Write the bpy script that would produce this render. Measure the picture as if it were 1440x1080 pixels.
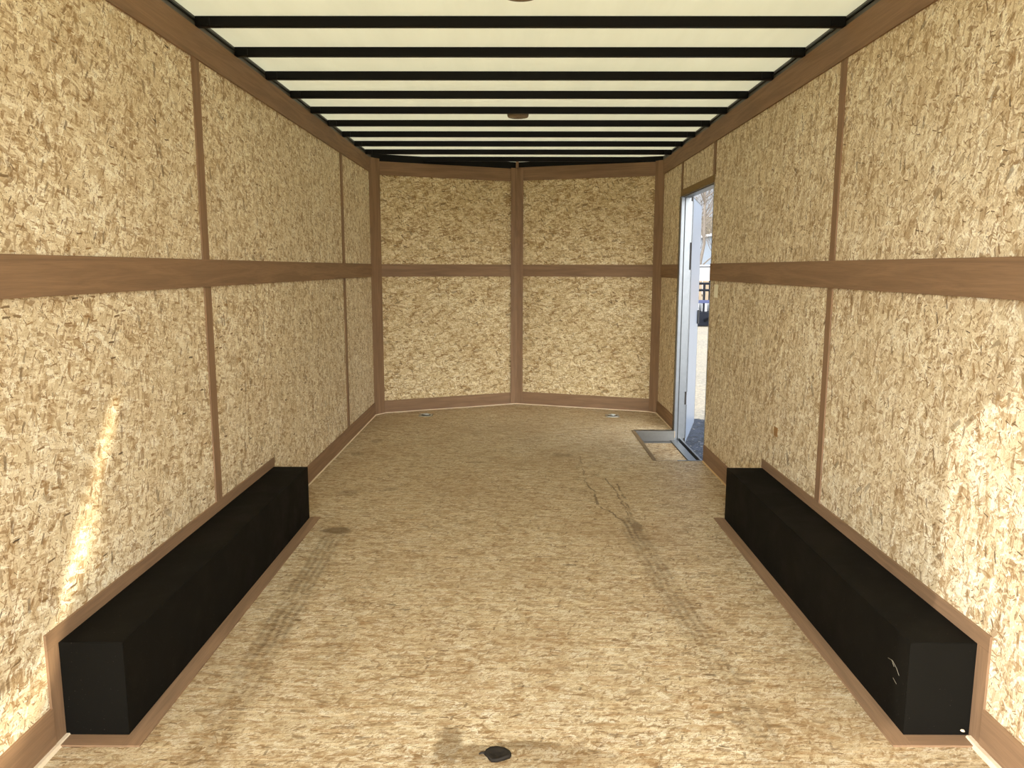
import bpy, bmesh, math, random
from mathutils import Vector, Matrix
for o in list(bpy.data.objects): bpy.data.objects.remove(o)
S = bpy.context.scene
C = S.collection
rnd = random.Random(7)

# ------------------------------------------------------------------ camera
cd = bpy.data.cameras.new('camera'); cam = bpy.data.objects.new('camera', cd); C.objects.link(cam); S.camera = cam
cd.sensor_fit = 'HORIZONTAL'; cd.sensor_width = 36.0; cd.lens = 36.0 * 1090.66 / 1440
cr = Vector((0.99997757, 0.00634079, 0.00215621)); cu = Vector((-0.00307061, 0.14794146, 0.98899135)); cf = Vector((-0.005952, 0.98897579, -0.14795762))
M4 = Matrix(((cr.x, cu.x, -cf.x, 0), (cr.y, cu.y, -cf.y, 0), (cr.z, cu.z, -cf.z, 1.231), (0, 0, 0, 1)))
cam.matrix_world = M4; cd.clip_start = 0.02; cd.clip_end = 500

# ------------------------------------------------------------------ world, sun, exposure
SUN_DIR = Vector((1.15, 1.0, -0.60)).normalized()      # direction the light travels
S.view_settings.view_transform = 'Standard'; S.view_settings.look = 'None'
S.view_settings.exposure = 0.67; S.view_settings.gamma = 1.0; S.view_settings.use_curve_mapping = False
S.cycles.max_bounces = 14; S.cycles.diffuse_bounces = 9; S.cycles.glossy_bounces = 4
S.cycles.transmission_bounces = 6; S.cycles.sample_clamp_indirect = 6.0
S.cycles.caustics_reflective = False; S.cycles.caustics_refractive = False


class G:
    """little node-expression builder"""
    def __init__(s, nt): s.nt = nt
    def n(s, t, **kw):
        nd = s.nt.nodes.new(t)
        for k, v in kw.items(): setattr(nd, k, v)
        return nd
    def put(s, sock, v):
        if isinstance(v, bpy.types.NodeSocket): s.nt.links.new(v, sock)
        elif v is not None: sock.default_value = v
    def m(s, op, a, b=None, c=None, clamp=False):
        nd = s.n('ShaderNodeMath', operation=op, use_clamp=clamp)
        s.put(nd.inputs[0], a); s.put(nd.inputs[1], b)
        if c is not None: s.put(nd.inputs[2], c)
        return nd.outputs[0]
    def vm(s, op, a, b=None):
        nd = s.n('ShaderNodeVectorMath', operation=op); s.put(nd.inputs[0], a); s.put(nd.inputs[1], b)
        return nd.outputs['Value'] if op in ('DOT_PRODUCT', 'LENGTH') else nd.outputs[0]
    def ss(s, x, lo, hi, a=0.0, b=1.0):
        nd = s.n('ShaderNodeMapRange', interpolation_type='SMOOTHSTEP')
        s.put(nd.inputs[0], x); s.put(nd.inputs[1], lo); s.put(nd.inputs[2], hi); s.put(nd.inputs[3], a); s.put(nd.inputs[4], b)
        return nd.outputs[0]
    def mix(s, f, a, b, blend='MIX'):
        nd = s.n('ShaderNodeMix', data_type='RGBA', blend_type=blend)
        s.put(nd.inputs[0], f); s.put(nd.inputs[6], a); s.put(nd.inputs[7], b)
        return nd.outputs[2]
    def noise(s, v, scale, detail=2.0, rough=0.5, dist=0.0, col=False):
        nd = s.n('ShaderNodeTexNoise'); s.put(nd.inputs['Vector'], v); nd.inputs['Scale'].default_value = scale
        nd.inputs['Detail'].default_value = detail; nd.inputs['Roughness'].default_value = rough; nd.inputs['Distortion'].default_value = dist
        return nd.outputs['Color' if col else 'Fac']
    def mapping(s, v, rot=0.0, scale=(1, 1, 1), loc=(0, 0, 0)):
        a = s.n('ShaderNodeMapping', vector_type='POINT'); s.put(a.inputs[0], v)
        a.inputs['Rotation'].default_value = (0, 0, rot); a.inputs['Location'].default_value = loc
        b = s.n('ShaderNodeMapping', vector_type='POINT'); s.put(b.inputs[0], a.outputs[0]); b.inputs['Scale'].default_value = scale
        return b.outputs[0]
    def ramp(s, f, stops, interp='LINEAR'):
        nd = s.n('ShaderNodeValToRGB'); s.put(nd.inputs[0], f); cr_ = nd.color_ramp; cr_.interpolation = interp
        while len(cr_.elements) < len(stops): cr_.elements.new(0.5)
        for e, (p, c) in zip(cr_.elements, stops): e.position = p; e.color = tuple(c) + (1,) if len(c) == 3 else c
        return nd.outputs[0]


def srgb(r, g, b, a=1.0):
    f = lambda v: (v / 255 / 12.92) if v / 255 <= 0.04045 else ((v / 255 + 0.055) / 1.055) ** 2.4
    return (f(r), f(g), f(b), a)


SKY_STRENGTH = 1.0
w = bpy.data.worlds.new('daylight'); S.world = w; w.use_nodes = True
nt = w.node_tree; nt.nodes.clear(); g = G(nt)
tc = g.n('ShaderNodeTexCoord'); d = tc.outputs['Generated']
sep = g.n('ShaderNodeSeparateXYZ'); g.put(sep.inputs[0], d)
up = g.m('MAXIMUM', sep.outputs[2], 0.0)
base = g.ramp(up, [(0.0, (0.95, 0.97, 1.0)), (0.25, (0.74, 0.85, 0.99)), (1.0, (0.40, 0.60, 0.95))])
dots = g.vm('DOT_PRODUCT', d, tuple(Vector((-0.22, -1.0, 0.12)).normalized()))
glow = g.m('POWER', g.m('MAXIMUM', g.m('MULTIPLY_ADD', dots, 0.5, 0.5), 0.0), 3.5)       # bright haze on the side of the low sun
cl = g.noise(g.mapping(d, scale=(1, 1, 2.5)), 2.2, 5, 0.55)
skyc = g.mix(g.ss(cl, 0.45, 0.7, 0.0, 0.5), base, (1.0, 1.0, 1.0, 1))
skyc = g.mix(g.m('MULTIPLY', glow, 3.0, clamp=True), skyc, (0.98, 0.99, 0.98, 1))
st = g.m('MULTIPLY_ADD', glow, 8.3, 0.52)
bg = g.n('ShaderNodeBackground'); g.put(bg.inputs[0], skyc); g.put(bg.inputs[1], g.m('MULTIPLY', st, SKY_STRENGTH))
wo = g.n('ShaderNodeOutputWorld'); nt.links.new(bg.outputs[0], wo.inputs[0])

sd = bpy.data.lights.new('sun', 'SUN'); sun = bpy.data.objects.new('sun', sd); C.objects.link(sun)
sd.energy = 1.4; sd.color = (1.0, 0.97, 0.91); sd.angle = math.radians(0.45)
sun.rotation_euler = SUN_DIR.to_track_quat('-Z', 'Y').to_euler(); sun.location = (-20, -20, 15)

# ------------------------------------------------------------------ measurements (metres)
XL, XR = -1.197, 1.211          # inner faces of the side walls
ZT, ZC = 2.112, 2.149           # top of wall boards, roof skin underside
YR = 0.16                       # rear door opening
CL, CRR, AP = (XL, 6.517), (XR, 6.627), (0.0, 7.03)    # corners and apex of the V nose
BT = 0.264                      # wheel box height

# ------------------------------------------------------------------ mesh helpers
def bxx(bm, x0, x1, y0, y1, z0, z1, mi=0):
    vs = [bm.verts.new((x, y, z)) for x in (x0, x1) for y in (y0, y1) for z in (z0, z1)]
    fs = []
    for q in ((0, 1, 3, 2), (4, 6, 7, 5), (0, 4, 5, 1), (2, 3, 7, 6), (0, 2, 6, 4), (1, 5, 7, 3)):
        f = bm.faces.new([vs[i] for i in q]); f.material_index = mi; fs.append(f)
    return fs

def prism(bm, pts, z0, z1, mi=0):
    a = [bm.verts.new((x, y, z0)) for x, y in pts]; b = [bm.verts.new((x, y, z1)) for x, y in pts]
    n = len(pts); fs = [bm.faces.new(a[::-1]), bm.faces.new(b)]
    for i in range(n): fs.append(bm.faces.new((a[i], a[(i + 1) % n], b[(i + 1) % n], b[i])))
    for f in fs: f.material_index = mi
    return fs

def tube(bm, pts, r, n=8, r2=None, cap=True):
    rings = []
    m = len(pts)
    for i, p in enumerate(pts):
        p = Vector(p)
        t = (Vector(pts[min(i + 1, m - 1)]) - Vector(pts[max(i - 1, 0)])).normalized()
        ref = Vector((0, 0, 1)) if abs(t.z) < 0.9 else Vector((1, 0, 0))
        a = t.cross(ref).normalized(); b = t.cross(a)
        rr = r if r2 is None else r + (r2 - r) * i / (m - 1)
        rings.append([bm.verts.new(p + (a * math.cos(2 * math.pi * k / n) + b * math.sin(2 * math.pi * k / n)) * rr) for k in range(n)])
    for i in range(m - 1):
        for k in range(n): bm.faces.new((rings[i][k], rings[i][(k + 1) % n], rings[i + 1][(k + 1) % n], rings[i + 1][k]))
    if cap: bm.faces.new(rings[0][::-1]); bm.faces.new(rings[-1])

def lathe(bm, prof, n=32, c=(0, 0, 0), mi=0, axis='z'):
    def P(r, h, a):
        x, y = r * math.cos(a), r * math.sin(a)
        return (c[0] + x, c[1] + y, c[2] + h) if axis == 'z' else (c[0] + h, c[1] + x, c[2] + y)
    rings = [[bm.verts.new(P(max(r, 1e-4), h, 2 * math.pi * k / n)) for k in range(n)] for r, h in prof]
    for i in range(len(rings) - 1):
        for k in range(n):
            f = bm.faces.new((rings[i][k], rings[i][(k + 1) % n], rings[i + 1][(k + 1) % n], rings[i + 1][k])); f.material_index = mi; f.smooth = True

def torus(bm, c, R_, r_, n=24, m=8, a0=0, a1=2 * math.pi, sx=1.0):
    full = abs(a1 - a0 - 2 * math.pi) < 1e-6
    k = n if full else n + 1
    rings = []
    for i in range(k):
        a = a0 + (a1 - a0) * i / n
        rings.append([bm.verts.new((c[0] + (R_ + r_ * math.cos(2 * math.pi * j / m)) * math.cos(a) * sx, c[1] + (R_ + r_ * math.cos(2 * math.pi * j / m)) * math.sin(a), c[2] + r_ * math.sin(2 * math.pi * j / m))) for j in range(m)])
    for i in range(k if full else k - 1):
        for j in range(m): bm.faces.new((rings[i][j], rings[(i + 1) % k][j], rings[(i + 1) % k][(j + 1) % m], rings[i][(j + 1) % m]))

def mk(name, bm, mats, parent=None, bevel=0.0, recalc=True):
    if recalc: bmesh.ops.recalc_face_normals(bm, faces=bm.faces)
    me = bpy.data.meshes.new(name); bm.to_mesh(me); bm.free()
    for m in (mats if isinstance(mats, (list, tuple)) else [mats]): me.materials.append(m)
    o = bpy.data.objects.new(name, me); C.objects.link(o)
    if parent: o.parent = parent
    if bevel:
        b = o.modifiers.new('bevel', 'BEVEL'); b.width = bevel; b.segments = 2; b.limit_method = 'ANGLE'
    return o

def struct(name, bm, mats, **k):
    o = mk(name, bm, mats, **k); o['kind'] = 'structure'; return o

def tag(o, label, cat, group=None, kind=None):
    o['label'] = label; o['category'] = cat
    if group: o['group'] = group
    if kind: o['kind'] = kind
    return o

def empty(name, loc=(0, 0, 0)):
    o = bpy.data.objects.new(name, None); o.location = loc; o.empty_display_size = 0.1; C.objects.link(o); return o

_n = [0]
def trim(bm, mats, **k):
    _n[0] += 1
    return struct('trim_%d' % _n[0], bm, mats, **k)

# ------------------------------------------------------------------ materials
def new_mat(name):
    m = bpy.data.materials.new(name); m.use_nodes = True; m.node_tree.nodes.clear(); g = G(m.node_tree)
    p = g.n('ShaderNodeBsdfPrincipled'); o = g.n('ShaderNodeOutputMaterial'); m.node_tree.links.new(p.outputs[0], o.inputs[0])
    return m, g, p

def plain(name, col, rough=0.6, metal=0.0, bump=0.0, scale=60, var=0.12, spec=0.5):
    m, g, p = new_mat(name)
    tc = g.n('ShaderNodeTexCoord'); nz = g.noise(tc.outputs['Object'], scale, 4)
    c2 = tuple(min(1, v * (1 - var)) for v in col[:3]) + (1,); c1 = tuple(min(1, v * (1 + var)) for v in col[:3]) + (1,)
    g.put(p.inputs['Base Color'], g.mix(nz, c2, c1)); p.inputs['Roughness'].default_value = rough; p.inputs['Metallic'].default_value = metal
    p.inputs['Specular IOR Level'].default_value = spec
    if bump:
        b = g.n('ShaderNodeBump'); b.inputs['Strength'].default_value = bump; b.inputs['Distance'].default_value = 0.002
        g.put(b.inputs['Height'], nz); m.node_tree.links.new(b.outputs[0], p.inputs['Normal'])
    return m

def osb_nodes(g, uv, seed, tone=1.0, stretch=1.0, cover=1.0, dark=1.0, contrast=1.0, bias=None):
    """strand board: layers of randomly turned elongated flakes, each with its own tone"""
    r = random.Random(seed)
    nz = g.noise(uv, 14, 2, 0.5, col=True); nz2 = g.noise(uv, 70, 3, 0.7, col=True)
    w1 = g.vm('MULTIPLY', g.vm('SUBTRACT', nz, (0.5, 0.5, 0.5)), (0.016, 0.016, 0))
    w2 = g.vm('MULTIPLY', g.vm('SUBTRACT', nz2, (0.5, 0.5, 0.5)), (0.0045, 0.0045, 0))
    p = g.vm('ADD', g.vm('ADD', uv, w1), w2)
    low = g.noise(uv, 3.5, 3, 0.6)
    col = g.mix(g.ss(low, 0.3, 0.7), srgb(214, 186, 138), srgb(226, 200, 152))
    tones = [(0.0, srgb(152, 108, 60)[:3]), (0.12, srgb(182, 143, 94)[:3]), (0.25, srgb(206, 173, 123)[:3]), (0.5, srgb(224, 197, 149)[:3]), (0.75, srgb(238, 215, 170)[:3]), (1.0, srgb(248, 232, 194)[:3])]
    hgt = None
    specs = [(0.15, 0.042, .5), (0.12, 0.034, .5), (0.095, 0.026, .45), (0.075, 0.020, .45), (0.055, 0.014, .4), (0.040, 0.010, .35), (0.028, 0.007, .3), (0.020, 0.005, .25)]
    for i, (L, W, cov) in enumerate(specs):
        ang = r.uniform(0, math.pi) if bias is None else bias + r.gauss(0, 0.55)
        q = g.mapping(p, rot=ang, scale=(1 / L / stretch, 1 / W / stretch, 1), loc=(r.uniform(0, 9), r.uniform(0, 9), 0))
        v = g.n('ShaderNodeTexVoronoi', voronoi_dimensions='2D', feature='F1', distance='CHEBYCHEV'); g.put(v.inputs['Vector'], q); v.inputs['Scale'].default_value = 1
        sp = g.n('ShaderNodeSeparateColor'); g.put(sp.inputs[0], v.outputs['Color'])
        edge = g.ss(v.outputs['Distance'], 0.42, 0.46, 1.0, 0.0)
        mask = g.m('MULTIPLY', g.m('GREATER_THAN', sp.outputs[0], 1 - cov * cover), edge)
        fib = g.noise(g.mapping(p, rot=ang, scale=(14, 190, 1)), 1.0, 2, 0.6)
        f = g.m('ADD', sp.outputs[1], g.m('MULTIPLY', g.m('SUBTRACT', fib, 0.5), 0.8), clamp=True)
        c = g.ramp(f, tones)
        col = g.mix(g.m('MULTIPLY', mask, 0.7), col, c)
        rim = g.m('MULTIPLY', g.m('MULTIPLY', mask, g.ss(v.outputs['Distance'], 0.33, 0.42)), g.ss(sp.outputs[2], 0.6, 0.9))
        col = g.mix(g.m('MULTIPLY', rim, 0.55 * contrast), col, srgb(132, 88, 42))
        hgt = g.m('MULTIPLY', mask, sp.outputs[1]) if hgt is None else g.m('ADD', hgt, g.m('MULTIPLY', mask, sp.outputs[1]))
    for i, (L, W, cov, k) in enumerate([(0.085, 0.032, .022, .42), (0.065, 0.022, .04, .5), (0.052, 0.015, .04, .55), (0.040, 0.011, .035, .6), (0.042, 0.0080, .016, .9), (0.030, 0.0048, .022, .85), (0.022, 0.004, .028, .8), (0.015, 0.0035, .045, .75), (0.008, 0.003, .07, .7)]):
        ang = r.uniform(0, math.pi) if bias is None else bias + r.gauss(0, 0.6)
        q = g.mapping(p, rot=ang, scale=(1 / L / stretch, 1 / W / stretch, 1), loc=(r.uniform(0, 9), r.uniform(0, 9), 0))
        v = g.n('ShaderNodeTexVoronoi', voronoi_dimensions='2D', feature='F1', distance='CHEBYCHEV'); g.put(v.inputs['Vector'], q); v.inputs['Scale'].default_value = 1
        sp = g.n('ShaderNodeSeparateColor'); g.put(sp.inputs[0], v.outputs['Color'])
        mask = g.m('MULTIPLY', g.m('GREATER_THAN', sp.outputs[0], 1 - cov * dark), g.ss(v.outputs['Distance'], 0.30, 0.42, 1.0, 0.0))
        cc = g.mix(g.m('POWER', sp.outputs[1], 2.2), srgb(168, 122, 66), srgb(62, 34, 8))
        col = g.mix(g.m('MULTIPLY', mask, k), col, cc)
    big = g.noise(uv, 1.3, 2)
    col = g.mix(g.ss(big, 0.35, 0.65, 0.0, 0.16), col, srgb(190, 160, 112))
    fine = g.noise(g.mapping(p, scale=(1, 1, 1)), 240, 3, 0.7)
    col = g.mix(g.m('MULTIPLY', g.ss(fine, 0.35, 0.6, 1.0, 0.0), 0.32), col, srgb(160, 124, 80))
    bw = g.n('ShaderNodeRGBToBW'); g.put(bw.inputs[0], col)
    k = g.m('POWER', g.m('DIVIDE', bw.outputs[0], 0.515), 0.28)      # widen the tone range of the flakes
    mm = g.n('ShaderNodeMix', data_type='RGBA', blend_type='MULTIPLY', clamp_result=False); mm.inputs[0].default_value = 1.0
    g.put(mm.inputs[6], col); g.put(mm.inputs[7], k); col = mm.outputs[2]
    return col, hgt, fine

def uv_axes(g, axes):
    tc = g.n('ShaderNodeTexCoord'); s = g.n('ShaderNodeSeparateXYZ'); g.put(s.inputs[0], tc.outputs['Object'])
    c = g.n('ShaderNodeCombineXYZ'); idx = {'x': 0, 'y': 1, 'z': 2}
    g.put(c.inputs[0], s.outputs[idx[axes[0]]]); g.put(c.inputs[1], s.outputs[idx[axes[1]]])
    return c.outputs[0], s

def osb_mat(name, axes, seed, tint=(1, 1, 1), **k):
    m, g, p = new_mat(name)
    uv, s = uv_axes(g, axes)
    col, h, fine = osb_nodes(g, uv, seed, **k)
    col = g.mix(1.0, col, tuple(tint) + (1,), blend='MULTIPLY')
    g.put(p.inputs['Base Color'], col); p.inputs['Roughness'].default_value = 0.62; p.inputs['Specular IOR Level'].default_value = 0.25
    b = g.n('ShaderNodeBump'); b.inputs['Strength'].default_value = 0.25; b.inputs['Distance'].default_value = 0.0015
    g.put(b.inputs['Height'], g.m('ADD', h, fine)); m.node_tree.links.new(b.outputs[0], p.inputs['Normal'])
    return m

def ply_mat(name, axes, c1, c2, grain='u'):
    """plain reddish plywood trim, grain along one axis"""
    m, g, p = new_mat(name)
    uv, s = uv_axes(g, axes)
    sc = (1.6, 26, 1) if grain == 'u' else (26, 1.6, 1)
    a = g.noise(g.mapping(uv, scale=sc), 1.0, 6, 0.62, 1.2)
    sc2 = (9, 420, 1) if grain == 'u' else (420, 9, 1)
    b = g.noise(g.mapping(uv, scale=sc2), 1.0, 3, 0.6)
    col = g.mix(g.ss(a, 0.3, 0.7), c1, c2)
    col = g.mix(g.m('MULTIPLY', g.ss(b, 0.45, 0.65), 0.22), col, tuple(v * 0.6 for v in c1[:3]) + (1,))
    g.put(p.inputs['Base Color'], col); p.inputs['Roughness'].default_value = 0.6; p.inputs['Specular IOR Level'].default_value = 0.2
    return m

PLY1, PLY2 = srgb(128, 102, 78), srgb(150, 120, 92)
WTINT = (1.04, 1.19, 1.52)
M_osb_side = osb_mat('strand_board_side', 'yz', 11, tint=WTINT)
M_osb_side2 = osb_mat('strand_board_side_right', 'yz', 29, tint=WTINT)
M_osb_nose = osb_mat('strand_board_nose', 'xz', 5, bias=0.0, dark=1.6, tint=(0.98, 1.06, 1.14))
M_ply_y = ply_mat('plywood_along_wall', 'yz', PLY1, PLY2)
M_ply_x = ply_mat('plywood_across', 'xz', PLY1, PLY2)
M_ply_v = ply_mat('plywood_upright', 'yz', PLY1, PLY2, grain='v')
M_ply_vx = ply_mat('plywood_upright_nose', 'xz', PLY1, PLY2, grain='v')
M_ply_f = ply_mat('plywood_floor_strip', 'yx', PLY1, PLY2)
M_ply_fx = ply_mat('plywood_floor_strip_across', 'xy', PLY1, PLY2)
M_skin = plain('white_outer_skin', srgb(225, 226, 226), 0.35)
M_black = plain('black_painted_steel', (0.0045, 0.004, 0.003), 0.5, bump=0.1, scale=25, spec=0.15)
M_rail = plain('dark_grey_rail', (0.075, 0.072, 0.06), 0.5)
M_alu = plain('brushed_aluminium', (0.17, 0.18, 0.19), 0.36, 0.9, scale=30)
M_alu_w = plain('worn_aluminium', (0.135, 0.13, 0.12), 0.42, 0.75, bump=0.2, scale=40)
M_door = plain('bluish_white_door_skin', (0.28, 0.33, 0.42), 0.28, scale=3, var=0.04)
M_doorx = plain('grey_door_edge', (0.05, 0.046, 0.043), 0.65, 0.0, spec=0.12)
M_seal = plain('black_rubber', (0.02, 0.02, 0.02), 0.7)
M_caulk = plain('cream_caulk', srgb(226, 208, 180), 0.55, scale=90, bump=0.6)
M_steel = plain('zinc_plated_steel', (0.48, 0.50, 0.48), 0.32, 0.9, scale=50)
M_pit = plain('dark_recess', (0.03, 0.032, 0.03), 0.6)

def ceiling_mat():
    m, g, p = new_mat('cream_roof_skin')
    uv, s = uv_axes(g, 'xy')
    a = g.noise(g.mapping(uv, scale=(7, 0.6, 1)), 1.0, 4, 0.6)
    b = g.noise(uv, 2.2, 3)
    col = g.mix(g.ss(a, 0.35, 0.65), (0.76, 0.77, 0.72, 1), (0.82, 0.83, 0.79, 1))
    col = g.mix(g.ss(b, 0.4, 0.7, 0, .4), col, (0.80, 0.80, 0.74, 1))
    g.put(p.inputs['Base Color'], col); p.inputs['Roughness'].default_value = 0.5
    tr = g.n('ShaderNodeBsdfTranslucent'); tr.inputs[0].default_value = (0.93, 0.90, 0.74, 1)
    mx = g.n('ShaderNodeMixShader'); mx.inputs[0].default_value = TRANSLU
    o = [n for n in m.node_tree.nodes if n.type == 'OUTPUT_MATERIAL'][0]
    m.node_tree.links.new(p.outputs[0], mx.inputs[1]); m.node_tree.links.new(tr.outputs[0], mx.inputs[2]); m.node_tree.links.new(mx.outputs[0], o.inputs[0])
    return m
TRANSLU = 0.35
M_ceil = ceiling_mat()

def floor_mat():
    m, g, p = new_mat('strand_board_floor')
    uv, s = uv_axes(g, 'xy')
    x, y = s.outputs[0], s.outputs[1]
    col, h, fine = osb_nodes(g, uv, 3, bias=0.0, dark=1.7, stretch=0.85)
    col = g.mix(1.0, col, (0.78, 0.86, 1.03, 1), blend='MULTIPLY')
    # plies running across the trailer give long fibres in x
    st = g.noise(g.mapping(uv, scale=(5, 75, 1)), 1.0, 4, 0.7)
    col = g.mix(g.ss(st, 0.50, 0.66, 0, 0.6), col, srgb(168, 132, 90))
    col = g.mix(g.ss(st, 0.50, 0.32, 0, 0.42), col, srgb(232, 208, 166))
    # broad foot-traffic dirt
    dirt = g.noise(uv, 1.6, 4, 0.6)
    col = g.mix(g.ss(dirt, 0.42, 0.72, 0, 0.30), col, srgb(148, 116, 78))
    D = srgb(88, 66, 36)
    wob = g.noise(uv, 6, 3)
    def track(x0, sl, yref, half, y0, y1, fade0, fade1, k, seed):
        xc = g.m('MULTIPLY_ADD', g.m('SUBTRACT', y, yref), sl, x0)
        dx = g.m('ADD', g.m('SUBTRACT', x, xc), g.m('MULTIPLY', g.m('SUBTRACT', wob, 0.5), 0.03))
        body = g.ss(g.m('ABSOLUTE', dx), half * 0.45, half, 1, 0)
        rib = g.m('MULTIPLY_ADD', g.m('SINE', g.m('MULTIPLY', dx, 2 * math.pi / 0.028)), 0.30, 0.70)
        lug = g.m('MULTIPLY_ADD', g.m('SINE', g.m('ADD', g.m('MULTIPLY', y, 2 * math.pi / 0.035), g.m('MULTIPLY', dx, 60))), 0.15, 0.85)
        n1 = g.noise(g.mapping(uv, loc=(seed, 0, 0)), 3.2, 3)
        pat = g.ss(n1, 0.33, 0.62, 0.25, 1.0)
        rng = g.m('MULTIPLY', g.ss(y, y0, y0 + fade0), g.ss(y, y1 - fade1, y1, 1, 0))
        f = body
        for t in (rib, lug, pat, rng): f = g.m('MULTIPLY', f, t)
        return g.m('MULTIPLY', f, k)
    fs = [track(-0.845, -0.027, 3.5, 0.075, 1.0, 3.58, 1.8, 0.02, 0.75, 1), track(-0.845, -0.027, 3.5, 0.07, 3.36, 3.58, 0.12, 0.02, 0.75, 5),
          track(0.560, -0.056, 3.55, 0.075, 1.2, 3.75, 0.8, 0.25, 0.55, 9), track(0.553, -0.056, 3.6, 0.05, 3.15, 3.78, 0.3, 0.1, 0.85, 12),
          track(-0.62, -0.05, 2.6, 0.10, 1.5, 3.2, 0.8, 0.8, 0.18, 15)]
    def blob(cx, cy, rx, ry, k, ns=30):
        ex = g.m('DIVIDE', g.m('SUBTRACT', x, cx), rx); ey = g.m('DIVIDE', g.m('SUBTRACT', y, cy), ry)
        rr = g.m('SQRT', g.m('ADD', g.m('MULTIPLY', ex, ex), g.m('MULTIPLY', ey, ey)))
        rr = g.m('ADD', rr, g.m('MULTIPLY', g.m('SUBTRACT', g.noise(uv, ns, 3), 0.5), 1.1))
        return g.m('MULTIPLY', g.ss(rr, 0.55, 1.1, 1, 0), k)
    fs += [blob(-0.172, 1.853, 0.045, 0.10, 0.6, 40), blob(-0.11, 1.83, 0.07, 0.045, 0.55, 50), blob(0.03, 1.862, 0.11, 0.022, 0.6, 60), blob(0.10, 1.82, 0.15, 0.05, 0.35),
           blob(-0.02, 1.80, 0.30, 0.05, 0.30), blob(0.58, 3.60, 0.035, 0.09, 0.7), blob(-0.85, 3.52, 0.085, 0.055, 0.75, 20),
           blob(-0.928, 4.145, 0.06, 0.07, 0.38, 90), blob(-0.703, 4.218, 0.05, 0.04, 0.35, 110), blob(-0.256, 4.838, 0.07, 0.03, 0.35, 110), blob(-1.06, 5.05, 0.05, 0.06, 0.35, 110), blob(-1.0, 5.45, 0.05, 0.08, 0.35, 110), blob(0.302, 5.037, 0.08, 0.06, 0.4, 50)]
    def trail(pts, width, k):
        ys = [q[1] for q in pts]; y0, y1 = min(ys), max(ys); pts = sorted(pts, key=lambda q: q[1])
        f = g.m('DIVIDE', g.m('SUBTRACT', y, y0), y1 - y0)
        xs = [q[0] for q in pts]; x0, x1 = min(xs), max(xs)
        rp = g.ramp(f, [((q[1] - y0) / (y1 - y0), ((q[0] - x0) / (x1 - x0),) * 3) for q in pts])
        xc = g.m('MULTIPLY_ADD', rp, x1 - x0, x0)
        wv = g.m('MULTIPLY', g.m('SUBTRACT', g.noise(uv, 14, 3), 0.5), 0.05)
        dd = g.m('ABSOLUTE', g.m('SUBTRACT', g.m('ADD', x, wv), xc))
        rng = g.m('MULTIPLY', g.m('GREATER_THAN', y, y0), g.m('LESS_THAN', y, y1))
        br = g.ss(g.noise(uv, 9, 2), 0.33, 0.5)
        return g.m('MULTIPLY', g.m('MULTIPLY', g.m('MULTIPLY', g.ss(dd, width * 0.4, width, 1, 0), rng), br), k)
    fs += [trail([(0.404, 4.32), (0.437, 4.205), (0.429, 4.005), (0.439, 3.881), (0.479, 3.846), (0.5, 3.754), (0.525, 3.677)], 0.009, 0.75),
           trail([(0.42, 5.039), (0.410, 4.6), (0.404, 4.32)], 0.006, 0.5),
           trail([(0.531, 4.474), (0.558, 4.152), (0.565, 3.919), (0.564, 3.70)], 0.007, 0.65),
           trail([(0.583, 4.352), (0.587, 3.969), (0.576, 3.70)], 0.008, 0.7)]
    tot = fs[0]
    for f in fs[1:]: tot = g.m('MAXIMUM', tot, f)
    col = g.mix(tot, col, D)
    # board joints across the floor
    for jy in (1.79, 3.01, 4.23, 5.45):
        j = g.ss(g.m('ABSOLUTE', g.m('SUBTRACT', y, jy)), 0.0008, 0.0022, 0.45, 0)
        col = g.mix(j, col, srgb(110, 82, 52))
    g.put(p.inputs['Base Color'], col); p.inputs['Roughness'].default_value = 0.5; p.inputs['Specular IOR Level'].default_value = 0.3
    b = g.n('ShaderNodeBump'); b.inputs['Strength'].default_value = 0.2; b.inputs['Distance'].default_value = 0.0015
    g.put(b.inputs['Height'], g.m('ADD', h, fine)); m.node_tree.links.new(b.outputs[0], p.inputs['Normal'])
    return m
M_floor = floor_mat()

def box_mat():
    m, g, p = new_mat('matte_black_wheel_box')
    tc = g.n('ShaderNodeTexCoord'); a = g.noise(tc.outputs['Object'], 5, 4, 0.6); b = g.noise(tc.outputs['Object'], 160, 2)
    c = g.mix(a, (0.0045, 0.004, 0.003, 1), (0.009, 0.008, 0.006, 1))
    c = g.mix(g.ss(b, 0.68, 0.78, 0, 0.35), c, (0.10, 0.09, 0.07, 1))
    g.put(p.inputs['Base Color'], c); g.put(p.inputs['Roughness'], g.ss(a, 0.3, 0.7, 0.6, 0.78)); p.inputs['Specular IOR Level'].default_value = 0.05
    return m
M_box = box_mat()

def ground_mat():
    m, g, p = new_mat('pale_gravel')
    tc = g.n('ShaderNodeTexCoord'); v = tc.outputs['Object']
    a = g.noise(v, 18, 5, 0.7); b = g.noise(v, 0.5, 3); vr = g.n('ShaderNodeTexVoronoi'); g.put(vr.inputs['Vector'], v); vr.inputs['Scale'].default_value = 28
    c = g.mix(g.ss(a, 0.3, 0.7), srgb(118, 110, 96), srgb(174, 165, 146))
    c = g.mix(g.ss(b, 0.4, 0.6, 0, 0.4), c, srgb(170, 155, 130))
    c = g.mix(g.m('MULTIPLY', vr.outputs['Color'], 0.5), c, srgb(110, 104, 98))
    g.put(p.inputs['Base Color'], c); p.inputs['Roughness'].default_value = 0.9
    b_ = g.n('ShaderNodeBump'); b_.inputs['Strength'].default_value = 0.8; b_.inputs['Distance'].default_value = 0.03
    g.put(b_.inputs['Height'], vr.outputs['Distance']); m.node_tree.links.new(b_.outputs[0], p.inputs['Normal'])
    return m
M_ground = ground_mat()

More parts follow.
